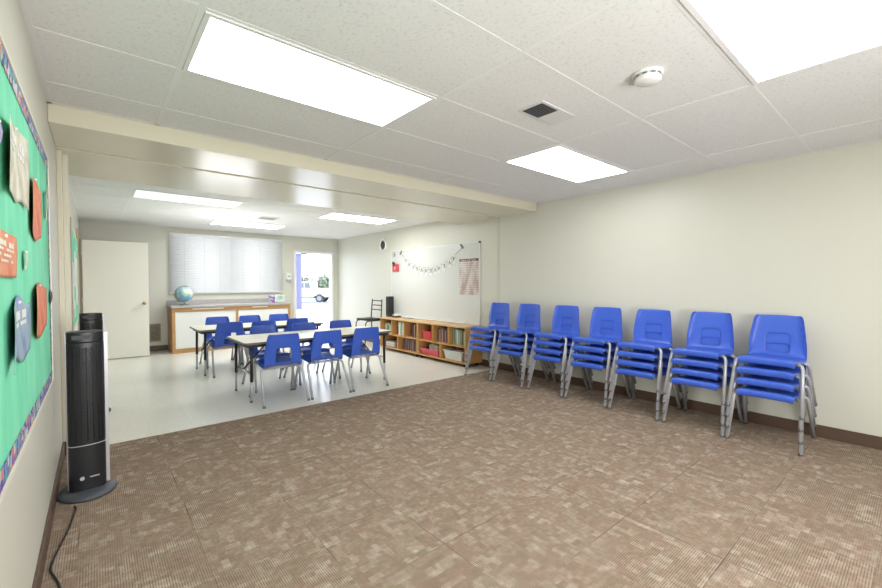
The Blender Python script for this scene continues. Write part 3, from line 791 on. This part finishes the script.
def fill(cell, z, zmax, cols, where, grp, frac=1.0, start=0.0, hs=(.19, .25), ws=(.012, .028)):
    a, b = cell; L = b - a; y = b - start * L; end = b - (start + frac) * L; i = 0   # from the far (left) side towards the camera
    seen = {}
    prev = None
    while True:
        w = rb.uniform(*ws)
        if y - w < end: break
        cn = cols[i % len(cols)]; h = min(rb.uniform(*hs), zmax - z - .012)
        seen[cn] = seen.get(cn, 0) + 1
        nth = ['leftmost', 'second', 'third', 'fourth', 'fifth', 'sixth', 'seventh', 'eighth', 'ninth', 'tenth'][min(seen[cn] - 1, 9)]
        nx = (' beside %s' % prev) if prev else ' at left end'
        book(y - w, w - .001, h, rb.uniform(.15, .20), z, CN[cn], '%s %s book%s in the %s' % (nth, cn, nx, where), grp, x=SX0 + rb.uniform(.06, .085))
        prev = cn; y -= w; i += 1
zt0, zb0 = ZM + tk, ZB + tk
fill(top_cell(5), zt0, ZT, ['pale green', 'grey', 'white', 'teal', 'cream', 'green'], 'upper leftmost cubby', 'books in the upper leftmost cubby', .80, .15, (.15, .19))
fill(top_cell(4), zt0, ZT, ['cream', 'white', 'pale green'], 'second upper cubby from the left', 'pale books in the second upper cubby', .68, .32, (.21, .245), (.022, .038))
fill(top_cell(3), zt0, ZT, ['dark brown', 'navy blue', 'dark red', 'tan', 'black', 'orange', 'grey', 'brown'], 'third upper cubby from the left', 'books in the third upper cubby', .66, .34, (.20, .25), (.018, .034))
fill(top_cell(1), zt0, ZT, ['dark brown', 'mauve', 'grey', 'brown', 'tan', 'dark red', 'black', 'mauve'], 'fifth upper cubby from the left', 'books in the fifth upper cubby', .82, .16, (.19, .25), (.018, .034))
fill(top_cell(0), zt0, ZT, ['pale green', 'green', 'grey', 'light blue', 'white', 'teal', 'yellow', 'brown', 'grey', 'green'], 'upper rightmost cubby', 'books in the upper rightmost cubby', .97, .02, (.20, .252), (.018, .034))
fill(bot_cell(2), zb0, ZM, ['dark brown', 'mauve', 'dark brown', 'brown', 'black', 'grey'], 'second lower cubby from the left', 'books in the second lower cubby', .82, .16, (.19, .215), (.028, .045))
# flat stack, bottom leftmost cubby
a, b = bot_cell(3)
zc = zb0
for i, (cn, w) in enumerate((('mauve', .30), ('white', .29), ('light blue', .27), ('white', .30), ('cream', .25))):
    h = .017 + .004 * (i % 2); t = thing('book', (SX0 + .055, (a + b) / 2 + .03 + .008 * (i % 3), zc), rb.uniform(-.05, .05),
        '%s book lying flat, %s in the pile in the lower leftmost cubby' % (cn, ['bottom', 'second', 'middle', 'fourth', 'top'][i]), 'book', 'flat books in the lower leftmost cubby')
    c = MB(); c.box(0, .20, -w / 2, w / 2, 0, .0015).box(0, .20, -w / 2, w / 2, h - .0015, h).box(0, .0015, -w / 2, w / 2, 0, h); c.build('cover', book_mat(CN[cn]), t, fix=False)
    B(.002, .197, -w / 2 + .003, w / 2 - .003, .0015, h - .0015).build('pages', M['p_cream'], t); zc += h
def bin_(name, y0, y1, z, h, m, label, flare=.012, d=.24, rim=True, x=None):
    x = SX0 + .02 if x is None else x; w = (y1 - y0)
    t = thing(name, (x + d / 2, (y0 + y1) / 2, z), 0, label, 'bin')
    hw, hd = w / 2, d / 2; e = .004
    def ring(a, b, zz): return [(-a, -b, zz), (a, -b, zz), (a, b, zz), (-a, b, zz)]
    V = ring(hd - flare, hw - flare, 0) + ring(hd, hw, h) + ring(hd - e, hw - e, h) + ring(hd - flare - e, hw - flare - e, e)
    F = [(3, 2, 1, 0), (12, 13, 14, 15)]
    for s in (0, 4, 8):
        for i in range(4): j = (i + 1) % 4; F.append((s + i, s + j, s + 4 + j, s + 4 + i))
    MB().add(V, F).build('tub', m, t, bevel=.003)
    if rim:
        r = MB(); q = .008
        r.box(-hd - q, hd + q, -hw - q, -hw + .001, h - .012, h + .004).box(-hd - q, hd + q, hw - .001, hw + q, h - .012, h + .004).box(-hd - q, -hd + .001, -hw, hw, h - .012, h + .004).box(hd - .001, hd + q, -hw, hw, h - .012, h + .004)
        r.build('rim', m, t, fix=False)
    return t
def heap(name, x, y, z, sx, sy, sz, m, seed, parent=None):
    bm = bmesh.new(); bmesh.ops.create_icosphere(bm, subdivisions=3, radius=1); r = random.Random(seed)
    ks = [(Vector((r.uniform(-1, 1), r.uniform(-1, 1), r.uniform(-1, 1))).normalized(), r.uniform(.15, .5)) for _ in range(14)]
    for v in bm.verts:
        n = v.co.normalized(); s = 1 + sum(a * max(0, n.dot(d) - .72) * 2.2 for d, a in ks) - .15
        v.co = Vector((n.x * s * sx, n.y * s * sy, max(-.55, n.z * s) * sz))
    me = bpy.data.meshes.new(name); bm.to_mesh(me); bm.free(); me.materials.append(m)
    for p in me.polygons: p.use_smooth = True
    o = bpy.data.objects.new(name, me); COL.objects.link(o); o.location = (x, y, z)
    if parent: o.parent = parent
    return o
a, b = top_cell(2)
bin_('plastic_bin', a + .07, b - .075, zt0, .145, M['red'], 'red plastic bin in the fourth upper cubby from the left', d=.2, x=SX0 + .04)
tag(B(SX0 + .13, SX0 + .20, a + .10, a + .15, zt0 + .006, zt0 + .215).build('bottle', M['black2'], bevel=.015), 'dark object standing up out of the red bin', 'container')
a, b = bot_cell(1)
bin_('basket', a + .05, b - .03, zb0, .10, M['pink'], 'pink-red open basket in the third lower cubby from the left', flare=.03, d=.27)
tag(heap('folded_cloths', SX0 + .15, (a + b) / 2 - .02, zb0 + .098, .085, .17, .09, M['cloth'], 4), 'crumpled beige cloths heaped in the pink-red basket', 'cloth')
a, b = bot_cell(0)
bin_('storage_tub', a + .10, b - .05, zb0, .145, M['clearbin'], 'frosted white plastic tub with wide rim in the lower rightmost cubby', d=.27, flare=.022)
tag(heap('folded_fabric', SX0 + .155, (a + b) / 2 + .0, zb0 + .125, .095, .16, .055, M['cloth2'], 9), 'mauve fabric piled in the frosted white tub', 'cloth')

# things on the shelf top
ST = ZT + .018
t = thing('speaker', (4.11, 6.22, ST), 0, 'tall slim black speaker standing on the left end of the shelf', 'speaker')
B(-.06, .06, -.05, .05, 0, .40).build('cabinet', M['black'], t, bevel=.006)
B(-.065, -.059, -.043, .043, .05, .38).build('grille_cloth', M['black2'], t, bevel=.002)
MB().tube([(-.0655, 0, .022), (-.061, 0, .022)], .008, 12).build('logo_dot', M['silver'], t)
t = thing('desk_phone', (4.10, 5.98, ST), 0, 'small cream and dark gadget on the shelf beside the black speaker', 'gadget')
B(-.06, .06, -.085, .085, 0, .028).build('base', M['black2'], t, bevel=.006)
B(-.05, .04, -.075, .02, .029, .066).build('block', M['p_cream'], t, bevel=.008)
B(-.05, .02, .035, .075, .029, .055).build('handset', M['silver'], t, bevel=.008)
tag(B(4.03, 4.15, 5.48, 5.64, ST, ST + .022).build('eraser', mat('dusty_grey', (.42, .41, .38), .8), bevel=.005), 'flat grey felt eraser on the shelf top below the whiteboard', 'eraser')

# ------------------------------------------------------------------ black ladder-back metal chair
t = thing('metal_chair', (3.80, 6.52, 0), 0, 'black metal ladder-back chair standing by the right wall beside the shelf', 'chair')
sz = .575; r = .011
B(-.17, .18, -.19, .19, sz - .022, sz + .014).build('seat', M['black2'], t, bevel=.014)
for s in (-1, 1):
    y = s * .19
    MB().tube([(-.08, y, sz - .03), (-.14, y, sz - .035), (-.17, y, sz - .07), (-.195, y * 1.04, .0)], r, 10).build('leg', M['blackmetal'], t)
    MB().tube([(.235, y * 1.04, 0), (.172, y, sz - .03), (.18, y, sz + .12), (.20, y * .97, sz + .385)], r, 10).build('leg', M['blackmetal'], t, )
for z, x in ((.355, .198), (.265, .190), (.175, .183)):
    MB().tube([(x, -.185, sz + z), (x + .012, -.09, sz + z), (x + .014, 0, sz + z), (x + .012, .09, sz + z), (x, .185, sz + z)], .0105, 8).build('back_slat', M['blackmetal'], t)
MB().tube([(-.187, -.195, .2), (-.187, .195, .2)], .008, 8).build('stretcher', M['blackmetal'], t)
for s in (-1, 1): MB().tube([(-.08, s * .19, sz - .03), (.175, s * .19, sz - .03)], .009, 8).build('side_rail', M['blackmetal'], t)

# ------------------------------------------------------------------ bulletin boards on the left wall
def bulletin(y0, y1, z0, z1, bw, label, edge=True):
    t = thing('bulletin_board', (XL, (y0 + y1) / 2, z0), 0, label, 'bulletin board', 'green bulletin boards on the left wall')
    hy = (y1 - y0) / 2; H = z1 - z0
    B(0, .012, -hy, hy, 0, H).build('backing_paper', M['green'], t)
    f = MB(); q = .014
    f.box(0, .018, -hy - q, -hy, -q, H + q).box(0, .018, hy, hy + q, -q, H + q).box(0, .018, -hy, hy, H, H + q).box(0, .018, -hy, hy, -q, 0)
    f.build('frame', M['trim'], t, fix=False)
    if bw:
        for nm, (a, b, c, d) in (('top', (-hy, hy, H - bw, H)), ('bottom', (-hy, hy, 0, bw)), ('near', (-hy, -hy + bw, bw, H - bw)), ('far', (hy - bw, hy, bw, H - bw))):
            n = max(4, int(max(b - a, d - c) / .045)); s = MB()
            # scalloped strip
            if nm in ('top', 'bottom'):
                for i in range(n):
                    p, q_ = a + (b - a) * i / n, a + (b - a) * (i + 1) / n; m_ = (p + q_) / 2
                    if nm == 'top': s.add([(.0135, p, d), (.0135, p, c + .012), (.015, m_, c), (.0135, q_, c + .012), (.0135, q_, d)], [(0, 1, 2, 3, 4)])
                    else: s.add([(.0135, p, c), (.0135, p, d - .012), (.015, m_, d), (.0135, q_, d - .012), (.0135, q_, c)], [(0, 1, 2, 3, 4)])
            else:
                for i in range(n):
                    p, q_ = c + (d - c) * i / n, c + (d - c) * (i + 1) / n; m_ = (p + q_) / 2
                    if nm == 'near': s.add([(.0135, a, p), (.0135, b - .012, p), (.015, b, m_), (.0135, b - .012, q_), (.0135, a, q_)], [(0, 1, 2, 3, 4)])
                    else: s.add([(.0135, b, p), (.0135, a + .012, p), (.015, a, m_), (.0135, a + .012, q_), (.0135, b, q_)], [(0, 1, 2, 3, 4)])
            s.build('border_strip', M['border'], t, solid=.001)
    return t
bulletin(.06, 2.50, .735, 1.955, .062, 'large green bulletin board with patterned border, closest to the camera')
t = bulletin(4.95, 6.98, .80, 1.86, 0, 'far green bulletin board with white sheets, beyond the header beam')
rb2 = random.Random(5)
k2 = 0
for (yy, zz, hh, ww) in ((5.45, 1.25, .52, .17), (6.0, 1.45, .42, .20), (6.45, 1.30, .60, .20), (5.75, .98, .2, .14)):
    o = B(.0, .004, -ww, ww, -hh / 2, hh / 2).build('paper_sheet', M['p_white']); o.location = (XL + .0125, yy, zz + .0)
    tag(o, 'white paper sheet on the far green bulletin board, ' + ['nearest the camera', 'at mid height behind the first', 'farthest along', 'smallest and lowest'][k2], 'paper', 'white sheets on the far bulletin board'); k2 += 1
tag(B(XL, XL + .03, 4.80, 4.865, .80, 1.93).build('corner_batten', M['joint'], bevel=.003), 'upright tan wooden strip beside the far bulletin board', 'wood strip')

def sheet(y0, y1, z0, z1, m, label, outline=None, curl=.05, lift=.004, name='paper_cutout', slant=0, text=True, mark=None):
    """thin curled paper pinned on the near bulletin board; outline in unit coords (u along y, v up)"""
    cy, cz = (y0 + y1) / 2, (z0 + z1) / 2; hy, hz = (y1 - y0) / 2, (z1 - z0) / 2
    t = thing(name, (XL + .014, cy, cz), 0, label, 'paper', 'cutouts on the near bulletin board')
    n, q = 14, 14; V = []; F = []
    def X(u, v): return .003 + lift * (.5 + .5 * sin(2.2 * v + 1)) + .22 * curl * max(0, -u) ** 2 + .10 * curl * max(0, u) ** 3
    lo = outline or (lambda u: (-1, 1))
    for i in range(n + 1):
        u = -1 + 2 * i / n; a, b = lo(u)
        for j in range(q + 1):
            v = a + (b - a) * j / q
            V.append((X(u, v), u * hy, v * hz + slant * u * hz))
    for i in range(n):
        for j in range(q):
            o = i * (q + 1) + j; F.append((o, o + 1, o + q + 2, o + q + 1))
    MB().add(V, F, True).build('sheet', m, t, solid=.0015)
    if text:
        g = MB()
        for r_, vv in enumerate((.45, .2, -.05, -.3)):
            for i in range(6):
                if (i + r_) % 4 == 3: continue
                u0 = -.62 + i * .21; u1 = u0 + .15; hgt = .055 if r_ else .12
                if r_ > 1 and mark: continue
                P = [(X(u0, vv) + .0022, u0 * hy, (vv - hgt) * hz + slant * u0 * hz), (X(u1, vv) + .0022, u1 * hy, (vv - hgt) * hz + slant * u1 * hz),
                     (X(u1, vv) + .0022, u1 * hy, (vv + hgt) * hz + slant * u1 * hz), (X(u0, vv) + .0022, u0 * hy, (vv + hgt) * hz + slant * u0 * hz)]
                g.add(P, [(0, 1, 2, 3)])
        g.build('printed_marks', mark or M['p_cream'], t, solid=.001)
    MB().tube([(.0, 0, hz * .8), (X(0, .8) + .006, 0, hz * .8)], .0045, 8).build('push_pin', M['alu'], t)
    return t
sheet(.98, 1.48, 1.53, 1.79, M['p_tan'], 'tan and yellow curled cutout with pale lettering, highest on the near board',
      lambda u: (-1 + .12 * abs(sin(3 * u)), .85 + .15 * u), .07, slant=.05, mark=M['p_white'])
sheet(1.58, 1.95, 1.45, 1.735, M['p_red'], 'narrow orange-red cutout beside the upper patterned border corner',
      lambda u: (-.9 - .1 * cos(3 * u), .8 - .2 * u * u), .04, text=False)
sheet(.78, 1.18, 1.29, 1.415, M['p_orange'], 'orange paper banner with pale lettering at the photo\'s left edge', None, .02)
sheet(1.00, 1.42, 1.01, 1.235, M['p_blue'], 'blue and green scroll-shaped cutout low on the near board',
      lambda u: (-.85 - .15 * sin(4 * u), .85 + .15 * cos(4 * u)), .06, mark=M['p_white'])
sheet(1.60, 2.08, 1.03, 1.29, M['p_red'], 'orange-red pencil-shaped cutout low on the near board by its far edge',
      lambda u: (-.75 - .2 * cos(2 * u), .8 + .1 * cos(3 * u)), .05, text=False)
sheet(1.37, 1.45, 1.32, 1.39, M['p_tan'], 'tiny tan leaf cutout in the middle of the near board', lambda u: (-(1 - u * u) ** .5, (1 - u * u) ** .5 + .001), .02, text=False)
sheet(.86, .975, 1.65, 1.70, mat('paper_lilac', (.42, .40, .60), .6), 'small lilac scrap at the photo\'s left edge below the border', None, .01, text=False)
sheet(2.20, 2.28, 1.60, 1.74, M['p_tan'], 'small curled strip against the far side border', None, .03, text=False)
sheet(2.38, 2.48, 1.16, 1.24, mat('paper_dark', (.05, .06, .12), .6), 'small dark round cutout on the far side border', lambda u: (-(1 - u * u) ** .5, (1 - u * u) ** .5 + .001), .02, text=False)

# ------------------------------------------------------------------ outside the door
# post of the covered walk
t = thing('walkway_post', (8.95, 23.7, -.28), -.69, 'lavender-blue painted post outside the open door', 'post')
B(-.16, .16, -.16, .16, 0, 3.28).build('shaft', mat('lavender_paint', (.13, .13, .32), .6), t, bevel=.01)
B(-.19, .19, -.19, .19, 3.28, 3.36).build('cap', mat('dark_cap', (.12, .12, .2), .6), t)
B(-.18, .18, -.18, .18, 0, .06).build('foot', mat('post_foot', (.26, .26, .50), .6), t)
# pickup truck, side-on, wheel at local origin
tp = Vector((13.85, 32.0, -.28))
t = thing('pickup_truck', tp, -.699, 'old white pickup truck parked outside beyond the open door', 'truck')
tw = mat('truck_white', (.60, .63, .61), .35, coat=.4)
# local x: right of picture = rear of truck, y away from camera
bed = MB().prism([(-.55, .42), (-.42, .45), (-.36, .62), (-.22, .76), (0, .80), (.22, .76), (.36, .62), (.42, .45), (1.35, .45), (1.38, .62), (1.38, 1.18), (-.55, 1.18)], 'y', -.02, .03)
bed.build('bed_side', tw, t)
B(-.55, 1.38, .03, 1.62, .55, .62).build('bed_floor', tw, t)
MB().prism([(-.55, .42), (1.38, .45), (1.38, 1.18), (-.55, 1.18)], 'y', 1.62, 1.67).build('bed_side', tw, t)
B(1.34, 1.40, .03, 1.62, .55, 1.18).build('tailgate', tw, t)
MB().prism([(-4.1, .42), (-.57, .42), (-.57, 1.18), (-.66, 1.74), (-1.9, 1.76), (-2.5, 1.16), (-4.05, 1.02), (-4.15, .8)], 'y', 0, 1.66).build('cab', tw, t, bevel=.03)
gl = mat('truck_glass', (.10, .14, .18), .1)
MB().prism([(-.72, 1.20), (-.80, 1.62), (-1.20, 1.64), (-1.20, 1.20)], 'y', -.012, .0).build('side_window', gl, t)
MB().prism([(-1.26, 1.20), (-1.26, 1.64), (-1.86, 1.64), (-2.32, 1.20)], 'y', -.012, .0).build('side_window', gl, t)
B(1.40, 1.52, .02, 1.64, .42, .56).build('bumper', M['blackmetal'], t)
tf = mat('tire', (.05, .05, .055), .8)
for wx in (0, -3.2):
    for yy in (.0, 1.45):
        wmb = MB().tube([(wx, yy + .0, .34), (wx, yy + .2, .34)], .345, 28).build('tire', tf, t)
        MB().tube([(wx, yy - .012, .34), (wx, yy + .02, .34)], .20, 24).build('wheel_hub', mat('hub', (.22, .23, .26), .4, metal=.3), wmb)
B(-4.0, 1.3, .15, 1.5, .34, .46).build('chassis', M['black2'], t)
# dark box added for the shade and something dark behind the truck tail
t = thing('tail_shade_box', (15.35, 30.9, -.28), -.699, 'low dark box standing in for shade and something behind the white pickup', 'tail_shade_box')
B(-.2, 1.6, .0, 1.2, .25, .55).build('deck', M['black2'], t, bevel=.03)
for xx in (.45, 1.1): MB().tube([(xx, -.12, .26), (xx, .05, .26)], .26, 24).build('tire', tf, t)
struct(B(-10, 60, 0, .18, 0, .13).xf(Matrix.Translation((10.2, 31.4, -.28)) @ Matrix.Rotation(-.60, 4, 'Z')), 'kerb', mat('kerb', (.26, .27, .30), .9))
# planting beyond
lf = mat('foliage', (.16, .22, .11), .8); k = N(lf); k.color(k.ramp(k.noise(k.pos(), 1.5, 4), [(.3, (.16, .20, .14)), (.7, (.28, .32, .23))]))
lf2 = mat('palm_foliage', (.30, .34, .27), .8); bark = mat('bark', (.28, .22, .16), .9)
def bush(px, py, sx, sz_, label, seed, name='bush', cat='bush', kk=1500, base=-.28, trunk=0):
    t = thing(name, (px, py, base), 0, label, cat, 'trees and bushes outside'); r = random.Random(seed); s = MB()
    for i in range(kk):
        u = Vector((r.gauss(0, .5), r.gauss(0, .5), abs(r.gauss(0, .45)))); c = Vector((u.x * sx, u.y * sx, trunk + u.z * sz_))
        a = Vector((r.uniform(-1, 1), r.uniform(-1, 1), r.uniform(-1, 1))).normalized() * .22; b = a.cross(Vector((r.uniform(-1, 1), r.uniform(-1, 1), r.uniform(-1, 1)))).normalized() * .15
        s.add([c - a, c + b, c + a, c - b], [(0, 1, 2, 3)])
    s.build('foliage', lf, t, fix=False)
    MB().tube([(0, 0, 0), (0, 0, trunk + .4 * sz_)], .08, 8).build('trunk', bark, t)
def dirpt(px, dist):
    d = Vector((sin(.6991), cos(.6991), 0)) + Vector((cos(.6991), -sin(.6991), 0)) * ((px - 441) / 409.94)
    return (-.34 + d.x * dist, -.648 + d.y * dist)
x, y = dirpt(305.5, 52); bush(x, y, .9, 1.4, 'round dark bush seen over the truck cab', 1, trunk=.6)
x, y = dirpt(326.5, 47); bush(x, y, .8, 1.7, 'dense hedge clump beneath the palm, right side of the doorway', 2, trunk=.5)
x, y = dirpt(319, 60); bush(x, y, .9, 1.2, 'low shrub at the foot of the palm', 3, trunk=.4)
def palm(px, dist, h, R, label, seed):
    x, y = dirpt(px, dist); t = thing('palm_tree', (x, y, -.28), 0, label, 'palm tree', 'palms outside the door'); r = random.Random(seed)
    MB().tube([(0, 0, 0), (.05, 0, h * .5), (0, .05, h)], .16, 10).build('trunk', bark, t)
    s = MB()
    for i in range(26):
        az = r.uniform(0, 2 * pi); el = r.uniform(-.3, 1.2); L = R * r.uniform(.7, 1); P = []
        d = Vector((cos(az), sin(az), 0))
        for j in range(9):
            q = j / 8; P.append(Vector((0, 0, h)) + d * (L * q * cos(el * .6)) + Vector((0, 0, L * (sin(el) * q - .75 * q * q))))
        side = Vector((-d.y, d.x, 0))
        for j in range(8):
            for sgn in (-1, 1):
                a = P[j]; b = P[j + 1]; ln = .42 * (1 - abs(j / 8 - .4))
                s.add([a, a * .5 + b * .5, a * .4 + b * .6 + side * sgn * ln + Vector((0, 0, -.14))], [(0, 1, 2)])
    s.build('fronds', lf2, t, fix=False)
palm(321.5, 55, 2.35, 1.3, 'palm tree with drooping fronds visible through the doorway', 5)
palm(330.5, 75, 1.6, 1.0, 'shorter palm at the right edge of the doorway view', 6)
